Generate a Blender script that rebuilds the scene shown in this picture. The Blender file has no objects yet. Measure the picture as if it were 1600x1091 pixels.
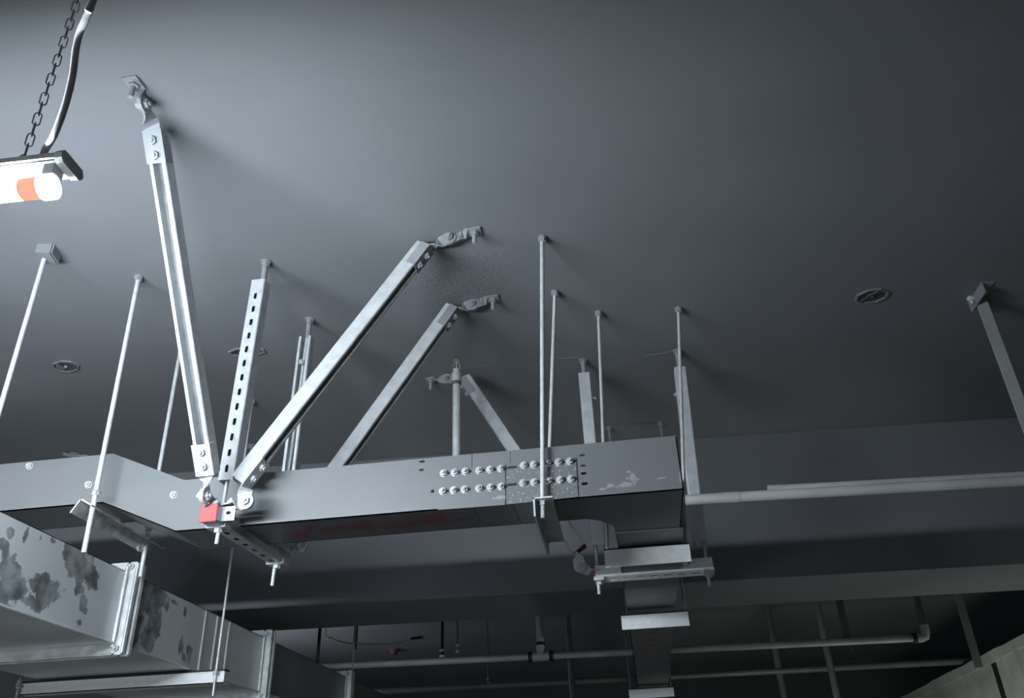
import bpy, bmesh, math, random
from mathutils import Vector as V, Matrix

random.seed(7)
scene = bpy.context.scene
col = scene.collection

# ------------------------------------------------------------------ camera
CAMZ = 1.6                       # eye height above the floor, ceiling 1.5 m above it
FPX, CX, CY = 1313.81, 800.0, 545.5
RT = V((0.98843008, 0.1477691, -0.03420933))
UP = V((0.10284628, -0.48717244, 0.86722872))
FW = V((-0.11148376, 0.86071326, 0.49673339))
cam_d = bpy.data.cameras.new('camera')
cam_d.sensor_width = 36.0
cam_d.lens = 36.0 * FPX / 1600.0
cam_d.clip_end = 100
cam = bpy.data.objects.new('camera', cam_d)
M = Matrix((RT, UP, -FW)).transposed().to_4x4()
M.translation = V((0, 0, CAMZ))
cam.matrix_world = M
col.objects.link(cam)
scene.camera = cam

# ------------------------------------------------------------------ world, lights, exposure
scene.view_settings.view_transform = 'Standard'
scene.view_settings.look = 'None'
scene.view_settings.gamma = 1.0
scene.view_settings.use_curve_mapping = False
scene.view_settings.exposure = 0.0
w = bpy.data.worlds.new('world'); scene.world = w; w.use_nodes = True
bg = w.node_tree.nodes['Background']
bg.inputs[0].default_value = (0.80, 0.90, 1.0, 1); bg.inputs[1].default_value = 0.03
TUBE_EMIT = 520.0

def lamp(name, loc, aim, size, size_y, energy, colour):
    d = bpy.data.lights.new(name, 'AREA'); d.shape = 'RECTANGLE'
    d.size = size; d.size_y = size_y; d.energy = energy; d.color = colour
    o = bpy.data.objects.new(name, d); col.objects.link(o)
    o.location = loc
    o.rotation_euler = (V(aim) - V(loc)).to_track_quat('-Z', 'Y').to_euler()
    return o
# unseen lamps inferred from the lit ducts and far ceiling, set as area lights
lamp('hall_lamp', (-2.5, 0.3, 1.05), (-1.3, 2.4, 2.1), 1.2, 0.10, 10.5, (0.86, 0.93, 1.0))
lamp('hall_lamp', (-3.2, 6.4, CAMZ + 0.75), (-1.2, 7.8, 3.3), 1.2, 0.10, 10.0, (0.86, 0.93, 1.0))
lamp('hall_lamp', (0.9, 4.9, 0.9), (2.2, 6.2, 1.6), 1.2, 0.10, 14.0, (0.95, 1.0, 0.9))
sfill = lamp('soffit_fill', (3.6, 3.75, 1.15), (0.6, 3.78, 2.45), 0.3, 0.2, 1.5, (0.93, 1.0, 0.90))  # no lamp of the hall: added to brighten the beam soffit
sfill.data.spread = math.radians(42)

# ------------------------------------------------------------------ placing helpers (survey of the hall)
def ray(px, py):
    return RT * ((px - CX) / FPX) - UP * ((py - CY) / FPX) + FW
def onz(px, py, z):
    d = ray(px, py); d = d * (z / d.z); d.z += CAMZ; return d
def ony(px, py, y):
    d = ray(px, py); d = d * (y / d.y); d.z += CAMZ; return d
def onx(px, py, x):
    d = ray(px, py); d = d * (x / d.x); d.z += CAMZ; return d
HC = 1.5
CEIL = CAMZ + HC
X_, Y_, Z_ = V((1, 0, 0)), V((0, 1, 0)), V((0, 0, 1))

# ------------------------------------------------------------------ materials
def new_mat(name, base, rough=0.5, metal=0.0, var=0.06, vscale=6.0, bump=0.0, bscale=40.0, spec=0.5):
    m = bpy.data.materials.new(name); m.use_nodes = True
    nt = m.node_tree; b = nt.nodes['Principled BSDF']
    b.inputs['Roughness'].default_value = rough
    b.inputs['Metallic'].default_value = metal
    b.inputs['Specular IOR Level'].default_value = spec
    g = nt.nodes.new('ShaderNodeNewGeometry')
    n = nt.nodes.new('ShaderNodeTexNoise'); n.inputs['Scale'].default_value = vscale
    n.inputs['Detail'].default_value = 5
    nt.links.new(g.outputs['Position'], n.inputs['Vector'])
    r = nt.nodes.new('ShaderNodeValToRGB')
    lo = [max(0, c * (1 - var)) for c in base]; hi = [min(1, c * (1 + var)) for c in base]
    r.color_ramp.elements[0].position = 0.3; r.color_ramp.elements[1].position = 0.7
    r.color_ramp.elements[0].color = (*lo, 1); r.color_ramp.elements[1].color = (*hi, 1)
    nt.links.new(n.outputs['Fac'], r.inputs['Fac'])
    nt.links.new(r.outputs['Color'], b.inputs['Base Color'])
    m['col'] = 1
    if bump:
        n2 = nt.nodes.new('ShaderNodeTexNoise'); n2.inputs['Scale'].default_value = bscale
        n2.inputs['Detail'].default_value = 4
        nt.links.new(g.outputs['Position'], n2.inputs['Vector'])
        bp = nt.nodes.new('ShaderNodeBump'); bp.inputs['Strength'].default_value = bump
        bp.inputs['Distance'].default_value = 0.01
        nt.links.new(n2.outputs['Fac'], bp.inputs['Height'])
        nt.links.new(bp.outputs['Normal'], b.inputs['Normal'])
    return m, nt, b, g, r

def blob_mask(nt, g, blobs, warp=0.5, wscale=14.0, soft=0.08, stretch=(1, 1, 1)):
    """1 inside the union of noisy ellipsoids (centre, radii) given in metres, 0 outside"""
    n = nt.nodes.new('ShaderNodeTexNoise'); n.inputs['Scale'].default_value = wscale
    n.inputs['Detail'].default_value = 6; n.inputs['Roughness'].default_value = 0.65
    mp = nt.nodes.new('ShaderNodeVectorMath'); mp.operation = 'MULTIPLY'
    mp.inputs[1].default_value = stretch
    nt.links.new(g.outputs['Position'], mp.inputs[0]); nt.links.new(mp.outputs[0], n.inputs['Vector'])
    last = None
    for c, r in blobs:
        s = nt.nodes.new('ShaderNodeVectorMath'); s.operation = 'SUBTRACT'; s.inputs[1].default_value = c
        nt.links.new(g.outputs['Position'], s.inputs[0])
        d = nt.nodes.new('ShaderNodeVectorMath'); d.operation = 'DIVIDE'; d.inputs[1].default_value = r
        nt.links.new(s.outputs[0], d.inputs[0])
        l = nt.nodes.new('ShaderNodeVectorMath'); l.operation = 'LENGTH'
        nt.links.new(d.outputs[0], l.inputs[0])
        if last is None: last = l.outputs['Value']
        else:
            mn = nt.nodes.new('ShaderNodeMath'); mn.operation = 'MINIMUM'
            nt.links.new(last, mn.inputs[0]); nt.links.new(l.outputs['Value'], mn.inputs[1]); last = mn.outputs[0]
    a = nt.nodes.new('ShaderNodeMath'); a.operation = 'MULTIPLY_ADD'
    a.inputs[1].default_value = warp * 4; a.inputs[2].default_value = -warp * 2
    nt.links.new(n.outputs['Fac'], a.inputs[0])
    ad = nt.nodes.new('ShaderNodeMath'); ad.operation = 'ADD'
    nt.links.new(last, ad.inputs[0]); nt.links.new(a.outputs[0], ad.inputs[1])
    mr = nt.nodes.new('ShaderNodeMapRange')
    mr.inputs['From Min'].default_value = 1 - soft; mr.inputs['From Max'].default_value = 1 + soft
    mr.inputs['To Min'].default_value = 1; mr.inputs['To Max'].default_value = 0
    nt.links.new(ad.outputs[0], mr.inputs['Value'])
    return mr.outputs[0]

def mix_over(nt, b, r, mask, colour, fac=1.0):
    src = b.inputs['Base Color'].links[0].from_socket
    mx = nt.nodes.new('ShaderNodeMix'); mx.data_type = 'RGBA'
    mx.inputs[7].default_value = (*colour, 1)
    if fac != 1:
        q = nt.nodes.new('ShaderNodeMath'); q.operation = 'MULTIPLY'; q.inputs[1].default_value = fac
        nt.links.new(mask, q.inputs[0]); mask = q.outputs[0]
    nt.links.new(mask, mx.inputs[0]); nt.links.new(src, mx.inputs[6])
    nt.links.new(mx.outputs[2], b.inputs['Base Color'])

MAT = {}
# sprayed dark grey ceiling, with a patch of rough concrete between the two long braces
m, nt, b, g, r = new_mat('ceiling_paint', (0.205, 0.213, 0.229), 0.62, 0, 0.10, 1.3, 0.05, 55, 0.35)
pm = blob_mask(nt, g, [((-0.46, 2.12, CEIL), (0.17, 0.14, 1))], 0.35, 9.0, 0.3)
n2 = nt.nodes.new('ShaderNodeTexNoise'); n2.inputs['Scale'].default_value = 75; n2.inputs['Detail'].default_value = 5
nt.links.new(g.outputs['Position'], n2.inputs['Vector'])
mu = nt.nodes.new('ShaderNodeMath'); mu.operation = 'MULTIPLY'
nt.links.new(n2.outputs['Fac'], mu.inputs[0]); nt.links.new(pm, mu.inputs[1])
bp = nt.nodes.new('ShaderNodeBump'); bp.inputs['Strength'].default_value = 0.45; bp.inputs['Distance'].default_value = 0.008
nt.links.new(mu.outputs[0], bp.inputs['Height'])
old = b.inputs['Normal'].links[0].from_socket
nt.links.new(old, bp.inputs['Normal']); nt.links.new(bp.outputs['Normal'], b.inputs['Normal'])
MAT['ceiling'] = m
MAT['beam'] = new_mat('beam_paint', (0.17, 0.178, 0.19), 0.65, 0, 0.08, 1.5, 0.04, 40, 0.3)[0]
MAT['wall'] = new_mat('dark_wall_paint', (0.06, 0.064, 0.07), 0.8, 0, 0.1, 1.5)[0]
MAT['floor'] = new_mat('bare_concrete', (0.22, 0.22, 0.21), 0.85, 0, 0.15, 2.0, 0.1, 20)[0]
MAT['galv'] = new_mat('galvanised_steel', (0.58, 0.605, 0.625), 0.45, 0.28, 0.14, 30, 0.03, 200)[0]
MAT['galv_bright'] = new_mat('bright_zinc', (0.50, 0.52, 0.535), 0.45, 0.25, 0.14, 40)[0]
MAT['white_zinc'] = new_mat('lit_zinc', (0.86, 0.88, 0.89), 0.45, 0.2, 0.06, 60)[0]  # zinc colour raised to stand for light on bars and right trapeze
MAT['flange'] = new_mat('flange_zinc', (0.72, 0.75, 0.76), 0.36, 0.35, 0.2, 30, 0.06, 90)[0]
MAT['rod'] = new_mat('zinc_rod', (0.62, 0.645, 0.66), 0.45, 0.28, 0.12, 40)[0]
MAT['painted'] = new_mat('oversprayed_steel', (0.27, 0.282, 0.30), 0.55, 0.1, 0.12, 25)[0]
MAT['slot'] = new_mat('slot_shade', (0.02, 0.02, 0.022), 0.8, 0, 0.1)[0]
MAT['red'] = new_mat('red_rubber', (0.52, 0.085, 0.09), 0.6, 0, 0.08, 60)[0]
MAT['shadedred'] = new_mat('shaded_red_rubber', (0.16, 0.03, 0.035), 0.6, 0, 0.08, 60)[0]  # darker copy of the cap red, for the cap shaded behind the tray
MAT['white'] = new_mat('white_plastic', (0.72, 0.72, 0.72), 0.5, 0, 0.04)[0]
MAT['greyplastic'] = new_mat('grey_plastic', (0.70, 0.71, 0.73), 0.5, 0, 0.04)[0]
MAT['cable'] = new_mat('white_cable_sheath', (0.40, 0.41, 0.43), 0.6, 0, 0.05)[0]
MAT['chain'] = new_mat('dull_chain_steel', (0.30, 0.31, 0.34), 0.5, 0.3, 0.1, 60)[0]
MAT['orange'] = new_mat('orange_tube_end', (0.78, 0.42, 0.34), 0.5, 0, 0.05)[0]
MAT['pipe'] = new_mat('grey_painted_pipe', (0.46, 0.475, 0.465), 0.5, 0.15, 0.15, 8)[0]
MAT['darkpipe'] = new_mat('dimmed_pipe', (0.13, 0.135, 0.14), 0.5, 0.1, 0.12, 8)[0]  # pipe grey darkened so parts stay faint in the unlit far bay
MAT['black'] = new_mat('black_rubber', (0.015, 0.015, 0.017), 0.6, 0, 0.1)[0]
MAT['brass'] = new_mat('pale_brass', (0.42, 0.40, 0.36), 0.4, 0.6, 0.1, 60)[0]
MAT['rust'] = new_mat('thread_paste', (0.14, 0.11, 0.08), 0.8, 0, 0.2, 80)[0]
MAT['insul'] = new_mat('aged_board', (0.44, 0.455, 0.425), 0.75, 0, 0.18, 4, 0.08, 30)[0]
MAT['detred'] = new_mat('dull_red_plastic', (0.16, 0.04, 0.04), 0.5)[0]
# tray paint
m, nt, b, g, r = new_mat('tray_grey_paint', (0.155, 0.163, 0.171), 0.42, 0.05, 0.05, 3.0, 0.0)
scr = [(ony(x, y, 1.985), rr) for x, y, rr in
       ((990, 748, (0.012, 0.02, 0.012)), (978, 758, (0.018, 0.02, 0.006)), (955, 759, (0.008, 0.02, 0.004)),
        (942, 764, (0.006, 0.02, 0.003)), (1034, 747, (0.009, 0.02, 0.003)), (982, 737, (0.005, 0.02, 0.003)),
        (1063, 745, (0.004, 0.02, 0.012)), (783, 778, (0.016, 0.02, 0.004)))]
mk = blob_mask(nt, g, [(tuple(c), rr) for c, rr in scr], 1.1, 90, 0.2)
mix_over(nt, b, r, mk, (0.38, 0.39, 0.40), 0.6)
MAT['tray'] = m
# the bottom of the tray carries smeared red brush lettering
m, nt, b, g, r = new_mat('tray_bottom_paint', (0.165, 0.172, 0.18), 0.42, 0.05, 0.10, 6.0)
red = [(onz(x, y, 0.704), rr) for x, y, rr in
       ((470, 836, (.020, .030, .1)), (484, 826, (.012, .030, .1)), (512, 829, (.022, .018, .1)), (528, 825, (.020, .012, .1)),
        (560, 824, (.030, .022, .1)), (575, 822, (.020, .030, .1)), (612, 822, (.022, .025, .1)), (640, 821, (.020, .030, .1)),
        (672, 813, (.024, .030, .1)), (690, 810, (.022, .034, .1)), (722, 812, (.030, .008, .1)))]
mk = blob_mask(nt, g, [(tuple(c), rr) for c, rr in red], 1.1, 45, 0.8, (1, 1.6, 1))
mix_over(nt, b, r, mk, (0.24, 0.03, 0.045), 0.75)
MAT['tray_bottom'] = m
m, nt, b, g, r = new_mat('branch_bottom_paint', (0.16, 0.168, 0.176), 0.42, 0.05, 0.08, 6.0)
red = [(onz(x, y, 0.72), rr) for x, y, rr in ((1016, 993, (.05, .02, .2)), (1018, 1003, (.02, .05, .2)), (1022, 1010, (.045, .03, .2)))]
mk = blob_mask(nt, g, [(tuple(c), rr) for c, rr in red], 0.8, 45, 0.3)
mix_over(nt, b, r, mk, (0.22, 0.05, 0.045), 0.6)
MAT['branch_bottom'] = m
# speckled splice plate
m, nt, b, g, r = new_mat('speckled_plate', (0.15, 0.158, 0.165), 0.40, 0.1, 0.06, 12.0)
vo = nt.nodes.new('ShaderNodeTexNoise'); vo.inputs['Scale'].default_value = 170; vo.inputs['Detail'].default_value = 2
nt.links.new(g.outputs['Position'], vo.inputs['Vector'])
mr = nt.nodes.new('ShaderNodeMapRange'); mr.inputs['From Min'].default_value = 0.60; mr.inputs['From Max'].default_value = 0.66
nt.links.new(vo.outputs['Fac'], mr.inputs['Value'])
mix_over(nt, b, r, mr.outputs[0], (0.42, 0.43, 0.44), 0.8)
MAT['speckled'] = m
# mottled galvanised angle bar
m, nt, b, g, r = new_mat('mottled_zinc', (0.66, 0.68, 0.69), 0.4, 0.3, 0.5, 26.0)
MAT['mottled'] = m
# duct side: sheet steel with dark torn film patches
m, nt, b, g, r = new_mat('duct_sheet', (0.60, 0.63, 0.65), 0.38, 0.25, 0.07, 3.0)
dk = []
for x, y, ry, rz in ((28, 920, .062, .060), (58, 912, .07, .030), (40, 938, .07, .02), (70, 928, .04, .035), (16, 835, .012, .016), (8, 850, .02, .012), (10, 862, .010, .02), (40, 838, .008, .020),
                     (63, 842, .006, .014), (84, 846, .016, .010), (102, 868, .02, .012), (120, 862, .045, .020), (126, 885, .055, .045), (140, 900, .04, .035),
                     (124, 920, .028, .02), (130, 940, .024, .03), (133, 955, .014, .012), (123, 972, .014, .016),
                     (230, 925, .05, .05), (212, 985, .06, .08), (225, 1000, .07, .035), (242, 975, .05, .045), (250, 935, .035, .03), (236, 950, .05, .03),
                     (262, 945, .012, .02), (271, 941, .02, .006), (289, 958, .010, .014), (283, 1004, .012, .03), (296, 1022, .02, .03), (287, 1030, .02, .012)):
    c = onx(x, y, -1.5); dk.append((tuple(c), (0.2, ry * 1.05, rz * 1.05)))
mk = blob_mask(nt, g, dk, 1.25, 11, 0.10, (1, 1.0, 1.0))
n5 = nt.nodes.new('ShaderNodeTexNoise'); n5.inputs['Scale'].default_value = 18; n5.inputs['Detail'].default_value = 6
nt.links.new(g.outputs['Position'], n5.inputs['Vector'])
m5 = nt.nodes.new('ShaderNodeMapRange'); m5.inputs['From Min'].default_value = .35; m5.inputs['From Max'].default_value = .65
m5.inputs['To Min'].default_value = .5; m5.inputs['To Max'].default_value = 1.0
nt.links.new(n5.outputs['Fac'], m5.inputs['Value'])
q5 = nt.nodes.new('ShaderNodeMath'); q5.operation = 'MULTIPLY'; nt.links.new(mk, q5.inputs[0]); nt.links.new(m5.outputs[0], q5.inputs[1])
mix_over(nt, b, r, q5.outputs[0], (0.075, 0.085, 0.095), 0.92)
MAT['duct'] = m
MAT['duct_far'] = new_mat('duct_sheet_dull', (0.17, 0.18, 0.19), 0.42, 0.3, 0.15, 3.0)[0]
MAT['duct_bottom'] = new_mat('duct_underside', (0.62, 0.64, 0.63), 0.42, 0.3, 0.15, 4.0)[0]
# glowing tube
m = bpy.data.materials.new('lamp_tube_glow'); m.use_nodes = True
b = m.node_tree.nodes['Principled BSDF']
b.inputs['Base Color'].default_value = (0.9, 0.9, 0.9, 1)
b.inputs['Emission Color'].default_value = (0.83, 0.92, 1.0, 1)
b.inputs['Emission Strength'].default_value = TUBE_EMIT
MAT['glow'] = m
def translucent(name, colour, fac):
    m, nt, b, g, r = new_mat(name, colour, 0.5, 0, 0.03)
    tr = nt.nodes.new('ShaderNodeBsdfTranslucent'); tr.inputs[0].default_value = (*colour, 1)
    mx = nt.nodes.new('ShaderNodeMixShader'); mx.inputs[0].default_value = fac
    nt.links.new(b.outputs[0], mx.inputs[1]); nt.links.new(tr.outputs[0], mx.inputs[2])
    nt.links.new(mx.outputs[0], nt.nodes['Material Output'].inputs['Surface']); return m
MAT['holder'] = translucent('milky_plastic', (0.80, 0.80, 0.80), 0.10)
MAT['orange'] = translucent('orange_tube_end', (0.65, 0.22, 0.14), 0.004)

# ------------------------------------------------------------------ object helpers
ORIG = {}
def thing(name, label, cat, loc, group=None):
    o = bpy.data.objects.new(name, None); o.empty_display_size = 0.05
    col.objects.link(o); o.location = loc; ORIG[o.name] = V(loc)
    o['label'] = label; o['category'] = cat
    if group: o['group'] = group
    return o
def obj(name, bm, mat, parent=None, label=None, cat=None, group=None, kind=None, smooth=False, origin=None):
    """links a bmesh given in world coordinates as one mesh object with its origin inside it"""
    if bm.verts:
        lo = [min(v.co[i] for v in bm.verts) for i in range(3)]; hi = [max(v.co[i] for v in bm.verts) for i in range(3)]
        og = V(origin) if origin is not None else V([(a + c) / 2 for a, c in zip(lo, hi)])
    bmesh.ops.translate(bm, verts=bm.verts, vec=-og)
    bmesh.ops.recalc_face_normals(bm, faces=bm.faces)
    me = bpy.data.meshes.new(name)
    if smooth:
        for f in bm.faces: f.smooth = True
        for e in bm.edges:
            if len(e.link_faces) == 2 and e.calc_face_angle(0) > 0.7: e.smooth = False
    bm.to_mesh(me); bm.free()
    me.materials.append(MAT[mat])
    o = bpy.data.objects.new(name, me); col.objects.link(o)
    ORIG[o.name] = og
    if parent is not None:
        o.parent = parent; o.location = og - ORIG[parent.name]
    else:
        o.location = og
    if label: o['label'] = label
    if cat: o['category'] = cat
    if group: o['group'] = group
    if kind: o['kind'] = kind
    return o
def dup(src, at, parent):
    o = src.copy(); col.objects.link(o); ORIG[o.name] = V(at)
    o.parent = parent; o.location = V(at) - ORIG[parent.name]
    return o

def B(): return bmesh.new()
def add_hexa(bm, p):
    """8 corners: bottom loop 0-3, top loop 4-7"""
    v = [bm.verts.new(q) for q in p]
    for f in ((3, 2, 1, 0), (4, 5, 6, 7), (0, 1, 5, 4), (1, 2, 6, 5), (2, 3, 7, 6), (3, 0, 4, 7)):
        bm.faces.new([v[i] for i in f])
    return v
def box(bm, lo, hi):
    (a, b, c), (d, e, f) = lo, hi
    return add_hexa(bm, [(a, b, c), (d, b, c), (d, e, c), (a, e, c), (a, b, f), (d, b, f), (d, e, f), (a, e, f)])
def obox(bm, o, ax, ay, az):
    """box from corner o with three edge vectors"""
    o, ax, ay, az = V(o), V(ax), V(ay), V(az)
    return add_hexa(bm, [o, o + ax, o + ax + ay, o + ay, o + az, o + ax + az, o + ax + ay + az, o + ay + az])
def basis(d, ref=None):
    d = d.normalized()
    ref = ref if ref is not None else (Z_ if abs(d.z) < 0.9 else X_)
    u = (ref - d * ref.dot(d)).normalized()
    return u, d.cross(u)
def cyl(bm, a, b, r, n=12, r2=None, cap=True):
    a, b = V(a), V(b); u, v = basis(b - a)
    r2 = r if r2 is None else r2
    A = []; Bq = []
    for i in range(n):
        t = 2 * math.pi * i / n; d = u * math.cos(t) + v * math.sin(t)
        A.append(bm.verts.new(a + d * r)); Bq.append(bm.verts.new(b + d * r2))
    for i in range(n):
        j = (i + 1) % n; bm.faces.new((A[i], A[j], Bq[j], Bq[i]))
    if cap:
        bm.faces.new(A[::-1]); bm.faces.new(Bq)
def tube(bm, pts, r, n=10, closed=False):
    pts = [V(p) for p in pts]; rings = []; N = len(pts)
    prev = None
    for i, p in enumerate(pts):
        if closed: d = pts[(i + 1) % N] - pts[i - 1]
        else: d = pts[min(i + 1, N - 1)] - pts[max(i - 1, 0)]
        u, v = basis(d, prev)
        prev = u
        rings.append([bm.verts.new(p + (u * math.cos(2 * math.pi * k / n) + v * math.sin(2 * math.pi * k / n)) * r) for k in range(n)])
    for i in range(N if closed else N - 1):
        a, c = rings[i], rings[(i + 1) % N]
        for k in range(n):
            j = (k + 1) % n; bm.faces.new((a[k], a[j], c[j], c[k]))
    if not closed:
        bm.faces.new(rings[0][::-1]); bm.faces.new(rings[-1])
def smooth_pts(pts, k=6):
    pts = [V(p) for p in pts]; out = []
    for i in range(len(pts) - 1):
        p0, p1, p2, p3 = pts[max(i - 1, 0)], pts[i], pts[i + 1], pts[min(i + 2, len(pts) - 1)]
        for s in range(k):
            t = s / k
            out.append(0.5 * ((2 * p1) + (p2 - p0) * t + (2 * p0 - 5 * p1 + 4 * p2 - p3) * t * t + (3 * p1 - p0 - 3 * p2 + p3) * t ** 3))
    out.append(pts[-1]); return out
def nut(bm, c, ax, r=0.010, h=0.009):
    ax = V(ax).normalized(); cyl(bm, V(c), V(c) + ax * h, r, 6)
def ribbon(bm, pts, wid, nrm, width, t):
    """bent or twisted flat bar: centre points, width directions, normals"""
    rings = []
    for p, wv, nv in zip(pts, wid, nrm):
        p, wv, nv = V(p), V(wv).normalized(), V(nv).normalized()
        rings.append([bm.verts.new(p + wv * sx * width / 2 + nv * sn * t / 2) for sx, sn in ((-1, -1), (1, -1), (1, 1), (-1, 1))])
    for a, c in zip(rings, rings[1:]):
        for k in range(4):
            j = (k + 1) % 4; bm.faces.new((a[k], a[j], c[j], c[k]))
    bm.faces.new(rings[0][::-1]); bm.faces.new(rings[-1])
def plate_holes(bm, o, ax, ay, n, L, W, t, holes):
    """plate L along ax, W along ay from o, thickness t along n, with stadium holes (centre, length along ax, width)"""
    o, ax, ay, n = V(o), V(ax).normalized(), V(ay).normalized(), V(n).normalized()
    xs = [0]
    for c, l, wd in holes: xs += [c - l * 0.9, c + l * 0.9]
    xs.append(L)
    for i in range(0, len(xs) - 1):
        x0, x1 = xs[i], xs[i + 1]
        if x1 - x0 < 1e-5: continue
        if i % 2 == 0:
            obox(bm, o + ax * x0, ax * (x1 - x0), ay * W, n * t); continue
        c, l, wd = holes[i // 2]
        inner = []; outer = []
        K = 12; r = wd / 2; hl = l / 2 - r
        for k in range(K):
            a = 2 * math.pi * (k + 0.5) / K
            cx_, cy_ = math.cos(a), math.sin(a)
            px = r * cx_ + (hl if cx_ > 0 else -hl); py = r * cy_
            s = 1 / max(abs(cx_), abs(cy_))
            inner.append((c + px, W / 2 + py)); outer.append((c + cx_ * s * (x1 - x0) / 2, W / 2 + cy_ * s * W / 2))
        lay = []
        for z in (0, t):
            lay.append(([bm.verts.new(o + ax * p + ay * q + n * z) for p, q in inner],
                        [bm.verts.new(o + ax * p + ay * q + n * z) for p, q in outer]))
        for k in range(K):
            j = (k + 1) % K
            (i0, o0), (i1, o1) = lay
            bm.faces.new((i0[k], i0[j], o0[j], o0[k])); bm.faces.new((i1[k], o1[k], o1[j], i1[j]))
            bm.faces.new((i0[k], i1[k], i1[j], i0[j])); bm.faces.new((o0[k], o0[j], o1[j], o1[k]))
def strut(p0, p1, open_dir, w=0.042, h=0.042, t=0.0026, slots=None):
    """lipped channel from p0 to p1; p0/p1 lie on the middle of its back; slots = (first, pitch, length, width)"""
    bm = B(); p0, p1 = V(p0), V(p1); d = (p1 - p0); L = d.length; d.normalize()
    n = V(open_dir); n = (n - d * n.dot(d)).normalized(); u = d.cross(n)
    l, r, c = 0.0095, 0.007, 0.004
    prof = [(-w/2 + l, h - r), (-w/2 + l, h), (-w/2 + c * .6, h), (-w/2, h - c * .6), (-w/2, c), (-w/2 + c * .3, c * .3), (-w/2 + c, 0),
            (w/2 - c, 0), (w/2 - c * .3, c * .3), (w/2, c), (w/2, h - c * .6), (w/2 - c * .6, h), (w/2 - l, h), (w/2 - l, h - r)]
    back = [(w/2 - l + t, h - r), (w/2 - l + t, h - t), (w/2 - t, h - t), (w/2 - t, c), (w/2 - c, t),
            (-w/2 + c, t), (-w/2 + t, c), (-w/2 + t, h - t), (-w/2 + l - t, h - t), (-w/2 + l - t, h - r)]
    loop = prof + back; N = len(loop)
    A = [bm.verts.new(p0 + u * a + n * q) for a, q in loop]; C = [bm.verts.new(p1 + u * a + n * q) for a, q in loop]
    iE, iI = 6, len(prof) + 4
    for i in range(N):
        if slots and i in (iE, iI): continue
        j = (i + 1) % N; bm.faces.new((A[i], A[j], C[j], C[i]))
    for R_ in (A, C):
        q = [(i, N - 1 - i) for i in range(0)]
        bm.faces.new(R_)
    if slots:
        f, pit, sl, sw = slots
        holes = []; x = f
        while x + sl < L: holes.append((x, sl, sw)); x += pit
        plate_holes(bm, p0 - u * (w/2 - c), d, u, n, L, w - 2 * c, t, holes)
    return bm

def struct(name, bm, mat, parent=None, smooth=False):
    return obj(name, bm, mat, parent, kind=None if parent else 'structure', smooth=smooth)

# ------------------------------------------------------------------ the setting
XL, XR, YN, YFAR = -5.5, 6.0, -4.5, 10.0
bm = B(); box(bm, (XL, YN, -0.15), (XR, YFAR, 0)); struct('floor', bm, 'floor')
bm = B(); box(bm, (XL, YN, CEIL), (XR, YFAR, CEIL + 0.2)); struct('ceiling', bm, 'ceiling')
bm = B(); box(bm, (XL, YFAR, 0), (XR, YFAR + 0.2, CEIL)); struct('wall_far', bm, 'wall')
# concrete beam across the hall, turned a little from the tray
bdir = (V((2.02, 4.15, 0)) - V((-1.071, 3.957, 0))).normalized() ; bnor = V((-bdir.y, bdir.x, 0))
b0 = V((-1.071, 3.957, 0)) * (HC / 1.7) - bdir * 4.6; b1 = b0 + bdir * 11.6
zb = CAMZ + 0.857
bm = B()
dep = bnor * 0.46
c = 0.006
prof = [(0, CEIL + 0.02), (0, zb + c), (c, zb), (0.46 - c, zb), (0.46, zb + c), (0.46, CEIL + 0.02)]
rA = [bm.verts.new(V((b0.x, b0.y, 0)) + bnor * q + Z_ * z) for q, z in prof]
rC = [bm.verts.new(V((b1.x, b1.y, 0)) + bnor * q + Z_ * z) for q, z in prof]
for i in range(6):
    j = (i + 1) % 6; bm.faces.new((rA[i], rA[j], rC[j], rC[i]))
bm.faces.new(rA[::-1]); bm.faces.new(rC)
struct('trim_1', bm, 'beam')
def ridge(name, pts, r=0.004):
    bm = B(); tube(bm, pts, r, 6); return obj(name, bm, 'ceiling', bpy.data.objects['ceiling'])
for pts in (((838, 563), (880, 560), (905, 558)), ((1005, 556), (1035, 552), (1055, 547)), ((718, 577), (745, 573), (770, 571))):
    ridge('plaster_ridge', [onz(x, y, HC + .0005) for x, y in pts], .0022)

# ------------------------------------------------------------------ cable tray
YF, YB, ZT0, ZT1 = 1.985, 2.150, CAMZ + 0.704, CAMZ + 0.844
ZL0, ZL1 = CAMZ + 0.802, CAMZ + 0.942
XS0, XS1 = -1.383, -1.158            # the slope between the two levels
XJ1, XJ2, XE = -0.372, -0.272, 0.150
TH = 0.003
tray = thing('cable_tray', 'long grey painted cable tray that dips at left and turns away at its right end', 'cable tray', (-0.6, 2.07, ZT0))
def side_panel(x0, x1, za0, za1, zb0, zb1, y, s):
    """upright sheet with a folded lip along its top; s = +1 lip to +Y"""
    bm = B()
    add_hexa(bm, [(x0, y, za0), (x1, y, zb0), (x1, y + s * TH, zb0), (x0, y + s * TH, za0),
                  (x0, y, za1), (x1, y, zb1), (x1, y + s * TH, zb1), (x0, y + s * TH, za1)])
    add_hexa(bm, [(x0, y, za1), (x1, y, zb1), (x1, y + s * 0.016, zb1), (x0, y + s * 0.016, za1),
                  (x0, y, za1 + .0025), (x1, y, zb1 + .0025), (x1, y + s * 0.016, zb1 + .0025), (x0, y + s * 0.016, za1 + .0025)])
    return bm
def bottom_panel(x0, x1, z0, z1):
    bm = B()
    add_hexa(bm, [(x0, YF, z0), (x1, YF, z1), (x1, YB, z1), (x0, YB, z0), (x0, YF, z0 + TH), (x1, YF, z1 + TH), (x1, YB, z1 + TH), (x0, YB, z0 + TH)])
    return bm
G = 0.0008
cut = {}
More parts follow.
